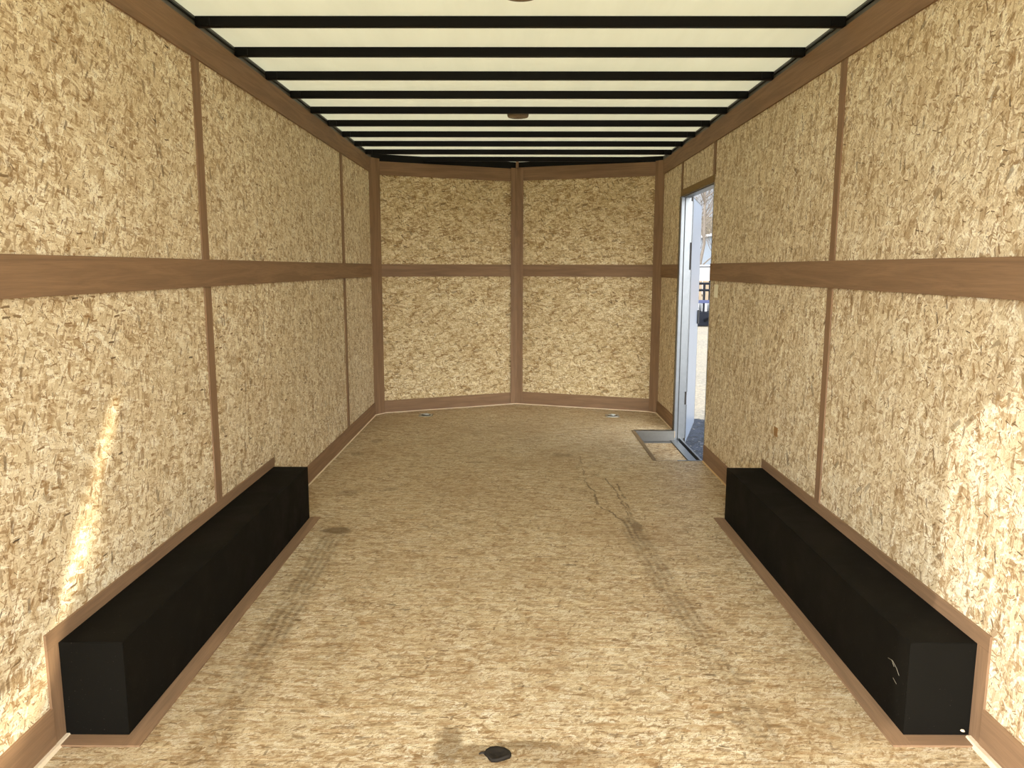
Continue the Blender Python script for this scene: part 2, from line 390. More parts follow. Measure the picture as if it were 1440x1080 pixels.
# ------------------------------------------------------------------ room shell
WT = 0.055    # wall thickness
def split_mats(bm, inner):      # faces turned into the room take material 0, the rest the outer skin
    for f in bm.faces:
        f.normal_update()
        f.material_index = 0 if inner(f) else 1

# stepwell cut into the floor beside the side door
WX0, WX1, WY0, WY1 = 0.905, XR, 4.90, 5.81
bm = bmesh.new()
bxx(bm, XL, XR, YR - 0.02, WY0, -0.05, 0)
bxx(bm, XL, WX0, WY0, WY1, -0.05, 0)
prism(bm, [(XL, WY1), (XR, WY1), (XR, CRR[1]), (0, AP[1]), (XL, CL[1])], -0.05, 0)
struct('floor', bm, M_floor)

bm = bmesh.new(); bxx(bm, XL - WT, XL, YR - 0.06, CL[1], -0.14, ZC)
bmesh.ops.recalc_face_normals(bm, faces=bm.faces); split_mats(bm, lambda f: f.normal.x > 0.5)
struct('wall_left', bm, [M_osb_side, M_skin])
DY0, DY1, DZ = 4.90, 5.85, 1.755
bm = bmesh.new()
bxx(bm, XR, XR + WT, YR - 0.06, DY0, -0.14, ZC); bxx(bm, XR, XR + WT, DY1, CRR[1], -0.14, ZC); bxx(bm, XR, XR + WT, DY0, DY1, DZ, ZC)
bmesh.ops.recalc_face_normals(bm, faces=bm.faces); split_mats(bm, lambda f: f.normal.x < -0.5)
struct('wall_right', bm, [M_osb_side2, M_skin])

def nose_wall(name, A, B):
    """panel from side corner A to the apex B, built in its own frame (x along the wall, y outward)"""
    A = Vector((A[0], A[1], 0)); B = Vector((B[0], B[1], 0)); d = (B - A) if B.x > A.x else (A - B); o0 = A if B.x > A.x else B
    L = d.length; bm = bmesh.new(); bxx(bm, 0, L, 0, WT, -0.14, ZC)
    bmesh.ops.recalc_face_normals(bm, faces=bm.faces); split_mats(bm, lambda f: f.normal.y < -0.5)
    o = struct(name, bm, [M_osb_nose, M_skin]); o.location = o0; o.rotation_euler = (0, 0, math.atan2(d.y, d.x)); return o, L
NL, LL = nose_wall('wall_front_left', CL, AP)
NR, LR = nose_wall('wall_front_right', CRR, AP)

bm = bmesh.new()
prism(bm, [(XL - WT, YR - 0.06), (XR + WT, YR - 0.06), (XR + WT, CRR[1]), (0, AP[1] + 0.06), (XL - WT, CL[1])], ZC, ZC + 0.004)
struct('ceiling', bm, M_ceil)

# rear door frame behind the viewer
bm = bmesh.new()
bxx(bm, XL - WT, -1.12, YR - 0.06, YR, -0.14, ZC); bxx(bm, 1.134, XR + WT, YR - 0.06, YR, -0.14, ZC); bxx(bm, -1.12, 1.134, YR - 0.06, YR, 2.0, ZC)
struct('door_2', bm, M_skin)

# ------------------------------------------------------------------ plywood trim on the side walls
TT = 0.006
def side_strip(side, y0, y1, z0, z1, mat, t=TT):
    bm = bmesh.new()
    if side < 0: bxx(bm, XL, XL + t, y0, y1, z0, z1)
    else: bxx(bm, XR - t, XR, y0, y1, z0, z1)
    return trim(bm, mat, bevel=0.0008)
ZM0, ZM1, ZTR, ZB = 1.157, 1.261, 1.996, 0.108
for side in (-1, 1):
    ye = 6.43 if side < 0 else 6.57
    side_strip(side, YR, ye, ZTR, ZT, M_ply_y, 0.008)
    b1 = 3.006 if side < 0 else 3.018
    jl = 3.15
    if side < 0:
        side_strip(side, YR, jl, ZM0, ZM1, M_ply_y, 0.008); side_strip(side, jl + 0.001, ye, ZM0, ZM1, M_ply_y, 0.008)
    else:
        side_strip(side, YR, DY0 - 0.002, ZM0, ZM1, M_ply_y, 0.008); side_strip(side, DY1 + 0.035, ye, ZM0, ZM1, M_ply_y, 0.008)
    h = 0.024 if side > 0 else 0.031
    side_strip(side, b1 - h, b1 + h, ZM1, ZTR, M_ply_v); side_strip(side, b1 - h, b1 + h, BT + 0.043, ZM0, M_ply_v)
    if side < 0:
        side_strip(side, 5.378, 5.440, ZM1, ZTR, M_ply_v); side_strip(side, 5.378, 5.440, ZB, ZM0, M_ply_v)
    else:
        side_strip(side, 4.872, 4.925, DZ + 0.045, ZTR, M_ply_v); side_strip(side, 5.815, 5.870, DZ + 0.045, ZTR, M_ply_v)
def base(name, x0, x1, y0, y1):
    bm = bmesh.new(); bxx(bm, x0, x1, y0, y1, 0, ZB); struct(name, bm, M_ply_y, bevel=0.0008)
base('baseboard_left', XL, XL + 0.008, 3.702, 6.43); base('baseboard_left_rear', XL, XL + 0.008, YR, 1.842)
base('baseboard_right', XR - 0.008, XR, 3.712, DY0 - 0.012); base('baseboard_right_rear', XR - 0.008, XR, YR, 1.862)
base('baseboard_right_front', XR - 0.008, XR, DY1 + 0.035, 6.57)

# corner posts: flat strips set across the corners between side walls and nose
def post(a, b, z0=0.0, z1=ZT, t=0.010):
    A = Vector((a[0], a[1], 0)); B = Vector((b[0], b[1], 0)); d = B - A
    bm = bmesh.new(); bxx(bm, 0, d.length, 0, t, z0, z1)
    o = trim(bm, M_ply_vx, bevel=0.001); o.location = A; o.rotation_euler = (0, 0, math.atan2(d.y, d.x))
post((XL + 0.001, 6.42), (-1.128, 6.536)); post((1.147, 6.64), (XR - 0.001, 6.565))

def nose_strip(wall, L, u0, u1, z0, z1, mat, t=0.008, name=None):
    bm = bmesh.new(); bxx(bm, u0, u1, -t, 0.0, z0, z1)
    o = struct(name, bm, mat, bevel=0.0008) if name else trim(bm, mat, bevel=0.0008)
    o.location = wall.location; o.rotation_euler = wall.rotation_euler
nose_strip(NL, LL, 0.07, LL, ZTR - 0.012, ZT - 0.02, M_ply_x); nose_strip(NR, LR, 0, LR - 0.06, ZTR - 0.004, ZT - 0.008, M_ply_x)
nose_strip(NL, LL, 0.07, LL, ZM0, ZM1, M_ply_x); nose_strip(NR, LR, 0, LR - 0.06, ZM0, ZM1, M_ply_x)
nose_strip(NL, LL, 0.07, LL, 0, ZB - 0.003, M_ply_x, name='baseboard_front_left'); nose_strip(NR, LR, 0, LR - 0.06, 0, ZB + 0.004, M_ply_x, name='baseboard_front_right')
# apex post, bent down the middle
bm = bmesh.new()
q = 0.054
ya, yb = AP[1] - q * 0.43 - 0.009, AP[1] - q * 0.335 - 0.009
prism(bm, [(-q, ya), (0, AP[1] - 0.012), (q, yb), (q, yb - 0.008), (0, AP[1] - 0.024), (-q, ya - 0.008)], 0.0, 2.098)
trim(bm, M_ply_vx)
bm = bmesh.new(); bxx(bm, -0.012, 0.012, AP[1] - 0.05, AP[1] - 0.02, 2.095, ZC); trim(bm, M_ply_vx)
# dark top rail over the boards: both sides and the nose
for side in (-1, 1):
    x = XL if side < 0 else XR
    bm = bmesh.new()
    bxx(bm, *sorted((x, x - side * 0.004)), YR, 6.51 if side < 0 else 6.62, ZT - 0.002, ZC)
    trim(bm, M_rail)
    bm = bmesh.new(); bxx(bm, *sorted((x - side * 0.004, x - side * 0.010)), YR, 6.5, ZT + 0.018, ZT + 0.024); trim(bm, M_black)  # thin black strip built in place of the shadow line on the rail
for wall, L, dz in ((NL, LL, 0.02), (NR, LR, 0.008)):
    bm = bmesh.new(); bxx(bm, -0.004, L + 0.004, -0.006, 0.0, ZT - dz, ZC)
    o = trim(bm, M_black); o.location = wall.location; o.rotation_euler = wall.rotation_euler

# caulk beads along the floor edges
def caulk(pts, r, mat=M_caulk):
    bm = bmesh.new(); prev = None
    P = []
    for i in range(len(pts) - 1):
        a, b = Vector(pts[i]), Vector(pts[i + 1]); n = max(2, int((b - a).length / 0.12))
        for k in range(n): P.append(a + (b - a) * k / n)
    P.append(Vector(pts[-1]))
    tube(bm, [p + Vector((rnd.uniform(-.15, .15) * r, 0, rnd.uniform(-.2, .1) * r)) for p in P], r, 6)
    trim(bm, mat)
M_caulk2 = plain('tan_caulk', srgb(205, 176, 130), 0.55, scale=90)
caulk([(XL + 0.010, 3.75, 0.001), (XL + 0.010, 6.42, 0.001), (-1.118, 6.528, 0.001), (0, AP[1] - 0.026, 0.001), (1.140, 6.622, 0.001), (XR - 0.012, 6.55, 0.001), (XR - 0.010, 5.90, 0.001)], 0.0055)
caulk([(XR - 0.010, DY0 - 0.02, 0.001), (XR - 0.010, 3.76, 0.001)], 0.006, M_caulk2)
caulk([(XL + 0.011, 1.90, 0.002), (XL + 0.014, 1.70, 0.002), (XL + 0.014, YR, 0.002)], 0.010)
caulk([(XR - 0.011, 1.90, 0.002), (XR - 0.016, 1.80, 0.002), (XR - 0.016, YR, 0.002)], 0.012)

# ------------------------------------------------------------------ roof bows
ORD = ['first', 'second', 'third', 'fourth', 'fifth', 'sixth', 'seventh', 'eighth', 'ninth', 'tenth']
proto = None
for k in range(10):
    if k == 0:
        bm = bmesh.new(); bxx(bm, XL + 0.004, XR - 0.004, -0.0254, 0.0, ZT, ZC)
        root = mk('roof_bow', bm, M_black, bevel=0.002)
        for s_ in (-1, 1):      # welded end plates
            bm = bmesh.new(); x = XL + 0.010 if s_ < 0 else XR - 0.010
            bxx(bm, *sorted((x, x - s_ * 0.05)), -0.031, 0.0, ZT + 0.002, ZT + 0.030)
            mk('end_bracket', bm, M_black, root, bevel=0.001)
        proto = root; o = root
    else:
        o = proto.copy(); C.objects.link(o)
        for ch in proto.children:
            c_ = ch.copy(); C.objects.link(c_); c_.parent = o
    o.location = (0, 3.049 + 0.4064 * k, 0)
    tail = {4: ', before the small dome light', 9: ', last before the nose'}.get(k, '')
    tag(o, 'black steel roof bow, %s from the viewer%s' % (ORD[k], tail), 'roof beam', 'black steel roof bows across the ceiling')

# ------------------------------------------------------------------ wheel boxes
def wheel_box(side, y0, y1, xin, label):
    xw = XL if side < 0 else XR
    root = empty('wheel_box', ((xw + xin) / 2, (y0 + y1) / 2, 0)); tag(root, label, 'wheel box', 'black wheel boxes along the side walls')
    L0 = Vector(root.location)
    def part(name, bm, mat, bev=0.0, lab=None):
        bmesh.ops.translate(bm, verts=bm.verts, vec=-L0); o = mk(name, bm, mat, root, bevel=bev)
        if lab: o['label'] = lab
        return o
    lo, hi = sorted((xw, xin))
    bm = bmesh.new(); bxx(bm, lo, hi, y0 + 0.003, y1, 0.0005, BT); part('box_shell', bm, M_box, 0.0025)
    bm = bmesh.new(); bxx(bm, lo, hi, y0, y0 + 0.0032, 0.001, BT - 0.001); part('end_panel', bm, M_box, 0.001)
    s = -side
    # plywood edging: floor strips and wall strips
    a, b = sorted((xin, xin + s * 0.050))
    bm = bmesh.new(); bxx(bm, a, b, y0 - 0.048, y1 + 0.012, 0.0003, 0.0055); part('edge_trim', bm, M_ply_f, 0.0006, 'brown plywood strip on the floor along the box')
    a, b = sorted((xw - side * 0.008, xin))
    bm = bmesh.new(); bxx(bm, a, b, y0 - 0.048, y0 - 0.0005, 0.0003, 0.0055); part('edge_trim', bm, M_ply_fx, 0.0006, 'brown plywood strip on the floor across the near end')
    a, b = sorted((xw, xw - side * 0.0065))
    bm = bmesh.new(); bxx(bm, a, b, y0 - 0.05, y1 + 0.012, BT, BT + 0.043); part('edge_trim', bm, M_ply_y, 0.0006, 'brown plywood strip on the wall above the box')
    bm = bmesh.new(); bxx(bm, a, b, y0 - 0.05, y0 - 0.0005, 0.0, BT); part('edge_trim', bm, M_ply_v, 0.0006, 'upright plywood strip on the wall before the box')
    return root, part
wheel_box(-1, 1.890, 3.700, -1.024, 'long black wheel box on the floor against the left wall')
rt, part = wheel_box(1, 1.910, 3.710, 1.032, 'long black wheel box on the floor against the right wall, near end sunlit')
M_scr = plain('pale_scratch', (0.30, 0.27, 0.20), 0.6)
for pts in ([(0.0, 2.02, .165), (0, 1.995, .17), (0, 1.97, .160), (0, 1.955, .148)], [(0, 2.00, .17), (0, 1.985, .158)], [(0, 1.985, .125), (0, 1.965, .118)]):
    bm = bmesh.new(); tube(bm, [(1.0318, p[1], p[2]) for p in pts], 0.0006, 5); part('scratch_mark', bm, M_scr, 0, 'fine pale scratch')
bm = bmesh.new(); lathe(bm, [(0, 0.004), (0.004, 0.003), (0.006, 0)], 10, (1.185, 1.905, 0.020)); part('caulk_dab', bm, M_caulk, 0, 'white dab of caulk')

# ------------------------------------------------------------------ dome lights
M_lens = plain('brown_tinted_lens', (0.20, 0.15, 0.095), 0.25, scale=120, var=0.25)
M_lbase = plain('pale_light_base', (0.42, 0.38, 0.30), 0.4)
def dome(cy, cx, label, r=0.064):
    root = empty('dome_light', (cx, cy, ZC)); tag(root, label, 'ceiling light', 'dome lights on the ceiling')
    bm = bmesh.new(); lathe(bm, [(0, 0), (r, 0), (r, -0.010), (r - 0.003, -0.013), (0, -0.013)], 40); mk('light_base', bm, M_lbase, root)
    bm = bmesh.new(); lathe(bm, [(r - 0.003, -0.012), (r - 0.002, -0.031), (r - 0.005, -0.0355), (r - 0.012, -0.037), (0, -0.038)], 40); l = mk('light_lens', bm, M_lens, root)
    bm = bmesh.new()
    for i in range(24):
        a = 2 * math.pi * i / 24
        tube(bm, [((r - 0.0015) * math.cos(a), (r - 0.0015) * math.sin(a), -0.013), ((r - 0.002) * math.cos(a), (r - 0.002) * math.sin(a), -0.027)], 0.0012, 5)
    mk('lens_ribs', bm, M_lens, l)
    return root
dome(2.703, 0.010, 'round brown dome light cut off by the top edge of the photo')
dome(4.772, 0.003, 'small brown dome light on the ceiling behind the fifth roof bow')

# ------------------------------------------------------------------ floor D-rings
def dring(cx, cy, label):
    root = empty('tie_down_ring', (cx, cy, 0)); tag(root, label, 'tie-down ring', 'recessed tie-down rings in the floor')
    bm = bmesh.new()      # pressed pan: square flange and sunken dish
    n = 32; out = []; rim = []
    for i in range(n):
        a = 2 * math.pi * i / n; c_, s_ = math.cos(a), math.sin(a); k = 1 / max(abs(c_), abs(s_)); k = min(k, 1.28)
        out.append(bm.verts.new((0.058 * k * c_, 0.060 * k * s_, 0.0005))); rim.append(bm.verts.new((0.047 * c_, 0.047 * s_, 0.0042)))
    mid = [bm.verts.new((v.co.x * 0.97, v.co.y * 0.97, 0.0038)) for v in out]
    low = [bm.verts.new((v.co.x * 0.86, v.co.y * 0.86, 0.0015)) for v in rim]
    for A_, B_ in ((out, mid), (mid, rim), (rim, low)):
        for i in range(n): bm.faces.new((A_[i], A_[(i + 1) % n], B_[(i + 1) % n], B_[i]))
    bm.faces.new(low)
    pan = mk('ring_pan', bm, M_steel, root)
    bm = bmesh.new(); lathe(bm, [(0, 0.0022), (0.036, 0.0022), (0.040, 0.0018)], 24); mk('pan_recess', bm, M_pit, pan)
    bm = bmesh.new(); torus(bm, (0, 0.004, 0.0085), 0.030, 0.005, 24, 8, a0=math.radians(-200), a1=math.radians(20)); tube(bm, [(-0.034, 0.012, 0.0085), (0.034, 0.012, 0.0085)], 0.005, 8)
    mk('ring', bm, M_steel, root)
    bm = bmesh.new(); bxx(bm, -0.012, 0.012, 0.005, 0.020, 0.003, 0.0155); mk('ring_clamp', bm, M_steel, root, bevel=0.003)
    for s_x in (-1, 1):
        for s_y in (-1, 1):
            bm = bmesh.new(); lathe(bm, [(0, 0.0062), (0.003, 0.0058), (0.005, 0.0036)], 10, (s_x * 0.050, s_y * 0.052, 0)); mk('screw', bm, M_steel, root)
    return root
dring(-0.765, 6.430, 'steel tie-down ring set in the floor near the left nose wall')
dring(0.808, 6.430, 'steel tie-down ring set in the floor near the right nose wall')

# dark leaf-shaped scrap lying on the stained floor at the front of the picture
bm = bmesh.new()
prof = [(-0.034, 0.0), (-0.030, 0.016), (-0.020, 0.026), (-0.002, 0.0275), (0.018, 0.020), (0.031, 0.008), (0.0355, -0.004), (0.032, -0.014), (0.018, -0.022), (0.0, -0.030), (-0.014, -0.030), (-0.022, -0.020), (-0.026, -0.010)]
rings = []
for sc, z in ((1.0, 0.0006), (0.99, 0.006), (0.93, 0.0075), (0.62, 0.0045), (0.3, 0.003)):
    rings.append([bm.verts.new((x * sc + (1 - sc) * 0.004, y * sc, z + (0.003 * (x + 0.034) / 0.07 if z > 0.001 else 0))) for x, y in prof])
for A_, B_ in zip(rings, rings[1:]):
    for i in range(len(prof)): f = bm.faces.new((A_[i], A_[(i + 1) % len(prof)], B_[(i + 1) % len(prof)], B_[i])); f.smooth = True
bm.faces.new(rings[-1]); bm.faces.new(rings[0][::-1])
M_leaf = plain('dark_brown_scrap', (0.020, 0.016, 0.012), 0.7, bump=0.6, scale=70, var=0.4, spec=0.15)
rt = mk('leaf_scrap', bm, M_leaf); rt.location = (-0.046, 1.819, 0)
tag(rt, 'dark brown leaf-shaped scrap lying on the stained floor at the bottom edge', 'scrap')
bm = bmesh.new(); tube(bm, [(-0.030, 0.004, 0.003), (-0.040, 0.006, 0.003), (-0.047, 0.002, 0.002)], 0.004, 6, 0.002); mk('stem', bm, M_leaf, rt)

# ------------------------------------------------------------------ small marks on the walls
M_white = plain('white_plastic', srgb(222, 214, 190), 0.4)
bm = bmesh.new()
pts = []
for i in range(29):
    a = 2 * math.pi * i / 28; pts.append((XL + 0.0015, 6.305 + 0.052 * math.cos(a), 1.850 + 0.046 * math.copysign(abs(math.sin(a)) ** 0.7, math.sin(a))))
tube(bm, pts, 0.0022, 6, cap=False); o = mk('chalk_ring', bm, M_white)
tag(o, 'thin pale oval ring mark on the left wall beside the front corner post', 'wall mark')
bm = bmesh.new(); bxx(bm, XR - 0.0012, XR - 0.0001, 4.71, 4.80, 1.055, 1.135)
M_pale = plain('pale_patch', srgb(252, 244, 222), 0.6)
tag(mk('paper_label', bm, M_pale), 'small blank pale patch on the right wall just behind the side door, under the rail', 'label')
bm = bmesh.new(); bxx(bm, XR - 0.004, XR - 0.0001, 3.53, 3.575, 0.458, 0.500)
o = mk('wood_patch', bm, plain('brown_patch', srgb(150, 112, 66), 0.6, scale=80, var=0.3), bevel=0.001)
tag(o, 'small square brown patch on the right wall above the wheel box', 'patch')

# ------------------------------------------------------------------ side door in the right wall
door = empty('door_1', (XR + WT, DY1, 0)); door['kind'] = 'structure'
def dpart(name, bm, mat, parent=door, bev=0.0, lab=None):
    vec = -Vector(door.location)
    bmesh.ops.translate(bm, verts=bm.verts, vec=vec); o = mk(name, bm, mat, parent, bevel=bev)
    if lab: o['label'] = lab
    return o
XO = XR + WT
bm = bmesh.new()      # aluminium frame lining the opening
bxx(bm, XR - 0.003, XO + 0.012, DY1 - 0.020, DY1 + 0.003, -0.09, DZ)            # hinge jamb
bxx(bm, XR - 0.002, XO + 0.010, DY0 + 0.0005, DY0 + 0.008, -0.09, DZ)           # latch jamb
bxx(bm, XR + 0.006, XO + 0.012, DY0 + 0.008, DY1 - 0.020, DZ - 0.010, DZ)       # head
bxx(bm, XR - 0.006, XR - 0.003, DY1 - 0.018, DY1 + 0.032, 0.0, DZ + 0.0)        # inside flange
fr = dpart('door_frame', bm, M_alu, bev=0.001, lab='bright aluminium frame')
bm = bmesh.new(); bxx(bm, XR - 0.0045, XR - 0.002, DY0 - 0.01, DY1 + 0.02, DZ, DZ + 0.045); dpart('header_strip', bm, ply_mat('olive_header', 'yz', srgb(120, 98, 62), srgb(135, 110, 70)), lab='olive brown strip over the opening')
bm = bmesh.new(); bxx(bm, XR - 0.007, XR - 0.0035, DY1 + 0.030, DY1 + 0.036, 0.0, DZ); bxx(bm, XR + 0.020, XR + 0.026, DY1 - 0.0225, DY1 - 0.019, -0.08, DZ - 0.01); dpart('door_seal', bm, M_seal, lab='black rubber seal')
# sill channel
bm = bmesh.new()
bxx(bm, XR - 0.035, XR + 0.022, DY0 + 0.008, DY1 - 0.022, -0.100, -0.068); bxx(bm, XR + 0.036, XR + 0.050, DY0 + 0.008, DY1 - 0.022, -0.100, -0.055)
bxx(bm, XR + 0.022, XR + 0.036, DY0 + 0.008, DY1 - 0.022, -0.100, -0.085)
dpart('door_sill', bm, M_alu, bev=0.001, lab='aluminium sill with a groove')
# the leaf: swung far open, its inner face turned to the viewer
HX, HY = XO + 0.034, DY1 + 0.016
dv = Vector((1.560 - 1.303, 6.700 - 5.87, 0)); LD = 0.88; ang = math.atan2(dv.y, dv.x)
leaf = bpy.data.objects.new('door_leaf', None); C.objects.link(leaf); leaf.parent = door; leaf.location = (HX - door.location.x, HY - door.location.y, 0); leaf.rotation_euler = (0, 0, ang)
# leaf local frame: x along the leaf, -y is the inner face (towards +x of the trailer), +y the outer face
bm = bmesh.new(); bxx(bm, 0.0, LD, 0.0, 0.034, -0.105, 1.748); pnl = mk('door_panel', bm, M_door, leaf, bevel=0.002); pnl['label'] = 'bluish white inner face of the door'
bm = bmesh.new(); bxx(bm, -0.006, 0.0, -0.001, 0.036, -0.108, 1.751); mk('door_edge', bm, M_doorx, leaf, bevel=0.001)['label'] = 'grey metal hinge edge of the door'
bm = bmesh.new()
for z in (-0.108, 1.748): bxx(bm, 0.0, LD, -0.001, 0.036, z, z + 0.003)
bxx(bm, LD, LD + 0.003, -0.001, 0.036, -0.108, 1.751); mk('edge_trim', bm, M_alu, leaf)
bm = bmesh.new(); bxx(bm, LD - 0.11, LD - 0.05, -0.016, -0.001, 0.765, 0.88); mk('latch_box', bm, M_seal, leaf, bevel=0.004)['label'] = 'black latch near the far edge'
bm = bmesh.new(); lathe(bm, [(0.0, 0.010), (0.004, 0.009), (0.006, 0.0)], 10, (0, 0, 0)); bolt = mk('bolt', bm, M_steel, leaf); bolt.rotation_euler = (0, -math.pi / 2, 0); bolt.location = (-0.006, 0.018, 0.02)
# hinges: three knuckle strips between frame and leaf
for z0, z1 in ((1.42, 1.72), (0.30, 1.22), (-0.06, 0.20)):
    bm = bmesh.new(); tube(bm, [(HX - 0.004, HY - 0.012, z0), (HX - 0.004, HY - 0.012, z1)], 0.006, 10)
    bxx(bm, XO + 0.008, HX, HY - 0.016, HY - 0.012, z0, z1)
    dpart('hinge', bm, M_alu)

# recessed step inside the door
ST = empty('step_well', (WX0, (WY0 + WY1) / 2, 0)); tag(ST, 'aluminium-lined sunken step in the floor at the side door', 'step')
def spart(name, bm, mat, bev=0.0, lab=None):
    bmesh.ops.translate(bm, verts=bm.verts, vec=-Vector(ST.location)); o = mk(name, bm, mat, ST, bevel=bev)
    if lab: o['label'] = lab
bm = bmesh.new(); bxx(bm, WX0 + 0.002, XR - 0.036, WY0 + 0.002, WY1 - 0.004, -0.100, -0.076); spart('tread', bm, osb_mat('strand_board_tread', 'xy', 8, tint=(0.62, 0.62, 0.66), bias=0.0), 0, 'worn strand board tread')
bm = bmesh.new(); bxx(bm, WX0, XR - 0.005, WY1 - 0.004, WY1 - 0.0005, -0.100, 0.002); bxx(bm, WX0 - 0.004, XR - 0.005, WY1 - 0.004, WY1 + 0.045, 0.0002, 0.0035)
bxx(bm, WX0, XR - 0.036, WY1 - 0.075, WY1 - 0.004, -0.0762, -0.0735); spart('front_flashing', bm, M_alu_w, 0.0006, 'bent aluminium lining of the step')
bm = bmesh.new(); bxx(bm, WX0, WX0 + 0.003, WY0, WY1 - 0.004, -0.100, 0.0); bxx(bm, WX0 - 0.024, WX0 + 0.003, WY0 - 0.004, WY1 + 0.03, 0.0002, 0.003)
spart('side_flashing', bm, plain('dull_tan_metal', srgb(128, 108, 82), 0.5, 0.3), 0.0006, 'dull tan edge strip')
bm = bmesh.new(); bxx(bm, XR - 0.17, XO + 0.01, WY0 - 0.014, WY0 + 0.0005, 0.0002, 0.0035); bxx(bm, WX0, XR - 0.005, WY0, WY0 + 0.003, -0.100, 0.0)
spart('near_flashing', bm, M_alu, 0.0006, 'bright aluminium strip at the near edge')

# ------------------------------------------------------------------ outdoors
GZ = -0.55
bm = bmesh.new(); bxx(bm, -60, 90, -60, 160, GZ - 0.1, GZ)
o = mk('gravel_yard', bm, M_ground); o['kind'] = 'structure'
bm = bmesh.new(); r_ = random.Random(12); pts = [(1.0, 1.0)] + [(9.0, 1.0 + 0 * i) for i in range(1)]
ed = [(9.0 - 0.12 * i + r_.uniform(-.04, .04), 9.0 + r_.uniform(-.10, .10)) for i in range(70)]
prism(bm, [(-3.0, 1.0), (9.0, 1.0)] + ed + [(-3.0, 9.0)], GZ, GZ + 0.012)  # dark bluish sheet that paints the trailer's shadow onto the gravel
m_, g_, p_ = new_mat('painted_ground_shade'); tc_ = g_.n('ShaderNodeTexCoord'); vv = g_.n('ShaderNodeTexVoronoi'); g_.put(vv.inputs['Vector'], tc_.outputs['Object']); vv.inputs['Scale'].default_value = 45
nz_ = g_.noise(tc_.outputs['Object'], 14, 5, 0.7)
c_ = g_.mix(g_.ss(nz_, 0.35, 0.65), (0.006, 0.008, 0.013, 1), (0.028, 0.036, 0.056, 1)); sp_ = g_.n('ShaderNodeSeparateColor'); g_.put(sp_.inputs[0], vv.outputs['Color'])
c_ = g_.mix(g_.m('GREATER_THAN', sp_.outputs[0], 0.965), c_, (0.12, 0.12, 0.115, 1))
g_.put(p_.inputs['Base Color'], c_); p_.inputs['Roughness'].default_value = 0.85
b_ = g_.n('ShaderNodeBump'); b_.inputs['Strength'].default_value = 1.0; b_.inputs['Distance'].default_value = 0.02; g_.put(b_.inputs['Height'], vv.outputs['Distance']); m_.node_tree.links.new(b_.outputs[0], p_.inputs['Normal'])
o = mk('ground_shade_pad', bm, m_); o['kind'] = 'structure'
# lowered rear ramp, out of view, added to bounce light into the trailer
bm = bmesh.new(); vs = [(-1.10, YR - 0.08, -0.02), (1.11, YR - 0.08, -0.02), (1.11, YR - 1.95, GZ + 0.01), (-1.10, YR - 1.95, GZ + 0.01)]
a = [bm.verts.new(v) for v in vs]; b = [bm.verts.new((v[0], v[1], v[2] - 0.04)) for v in vs]
bm.faces.new(a); bm.faces.new(b[::-1])
for i in range(4): bm.faces.new((a[i], b[i], b[(i + 1) % 4], a[(i + 1) % 4]))
o = mk('added_unseen_ramp', bm, osb_mat('added_ramp_board', 'xy', 40, bias=0.0)); o['kind'] = 'structure'

M_rust = plain('rusty_tan_timber', srgb(112, 98, 80), 0.8)
M_blk = plain('black_trailer_paint', (0.005, 0.006, 0.010), 0.6, spec=0.1)
M_blue = plain('blue_paint', (0.01, 0.018, 0.07), 0.4)
M_tyre = plain('tyre_rubber', (0.015, 0.015, 0.016), 0.8)
M_rim = plain('white_wheel_rim', (0.75, 0.75, 0.75), 0.4)
M_wht = plain('white_panel', (0.50, 0.51, 0.53), 0.4)

def wheel(parent, x, y, z, r=0.34, w=0.2):
    bm = bmesh.new(); lathe(bm, [(r * 0.55, -w / 2), (r * 0.9, -w / 2), (r, -w * 0.3), (r, w * 0.3), (r * 0.9, w / 2), (r * 0.55, w / 2)], 28, axis='x')
    o = mk('tyre', bm, M_tyre, parent); o.location = (x, y, z)
    bm = bmesh.new(); lathe(bm, [(0, -w * 0.35), (r * 0.3, -w * 0.36), (r * 0.5, -w * 0.2), (r * 0.57, -w * 0.5), (r * 0.57, w * 0.5), (r * 0.5, w * 0.3), (0, w * 0.35)], 24, axis='x'); mk('wheel_rim', bm, M_rim, o)
# open utility trailer across the yard
T = empty('utility_trailer', (5.7, 24.0, GZ)); tag(T, 'black open utility trailer with railings parked across the gravel yard', 'trailer')
bm = bmesh.new(); bxx(bm, -1.2, 1.2, 0, 4.0, 0.34, 0.44); bxx(bm, -1.2, 1.2, -0.03, 0.02, 0.03, 0.43); mk('deck', bm, M_blk, T, bevel=0.01)
bm = bmesh.new()
for z in (1.12, 1.32):
    tube(bm, [(-1.2, 0, z), (1.2, 0, z)], 0.035, 8); tube(bm, [(-1.2, 0, z), (-1.2, 4, z)], 0.035, 8); tube(bm, [(1.2, 0, z), (1.2, 4, z)], 0.035, 8)
for x, y in [(-1.2, 0), (-0.4, 0), (0.05, 0), (0.6, 0), (1.2, 0), (-1.2, 2), (1.2, 2), (-1.2, 4), (1.2, 4)]: tube(bm, [(x, y, 0.4), (x, y, 1.34)], 0.035, 8)
mk('railing', bm, M_blk, T)
bm = bmesh.new(); bxx(bm, -1.25, 1.25, -0.05, 0.05, 0.72, 0.82); mk('blue_crossbar', bm, M_blue, T, bevel=0.01)
bm = bmesh.new()
for i in range(9): bxx(bm, -1.15 + i * 0.26, -1.15 + i * 0.26 + 0.15, 0.6, 1.2, 0.44, 0.70)
mk('load', bm, M_wht, T)
wheel(T, -1.32, 2.0, 0.34); wheel(T, 1.32, 2.0, 0.34)
bm = bmesh.new(); tube(bm, [(0.1, -0.02, 0.2), (0.1, -0.8, 0.35)], 0.05, 8); mk('hitch', bm, M_blk, T)
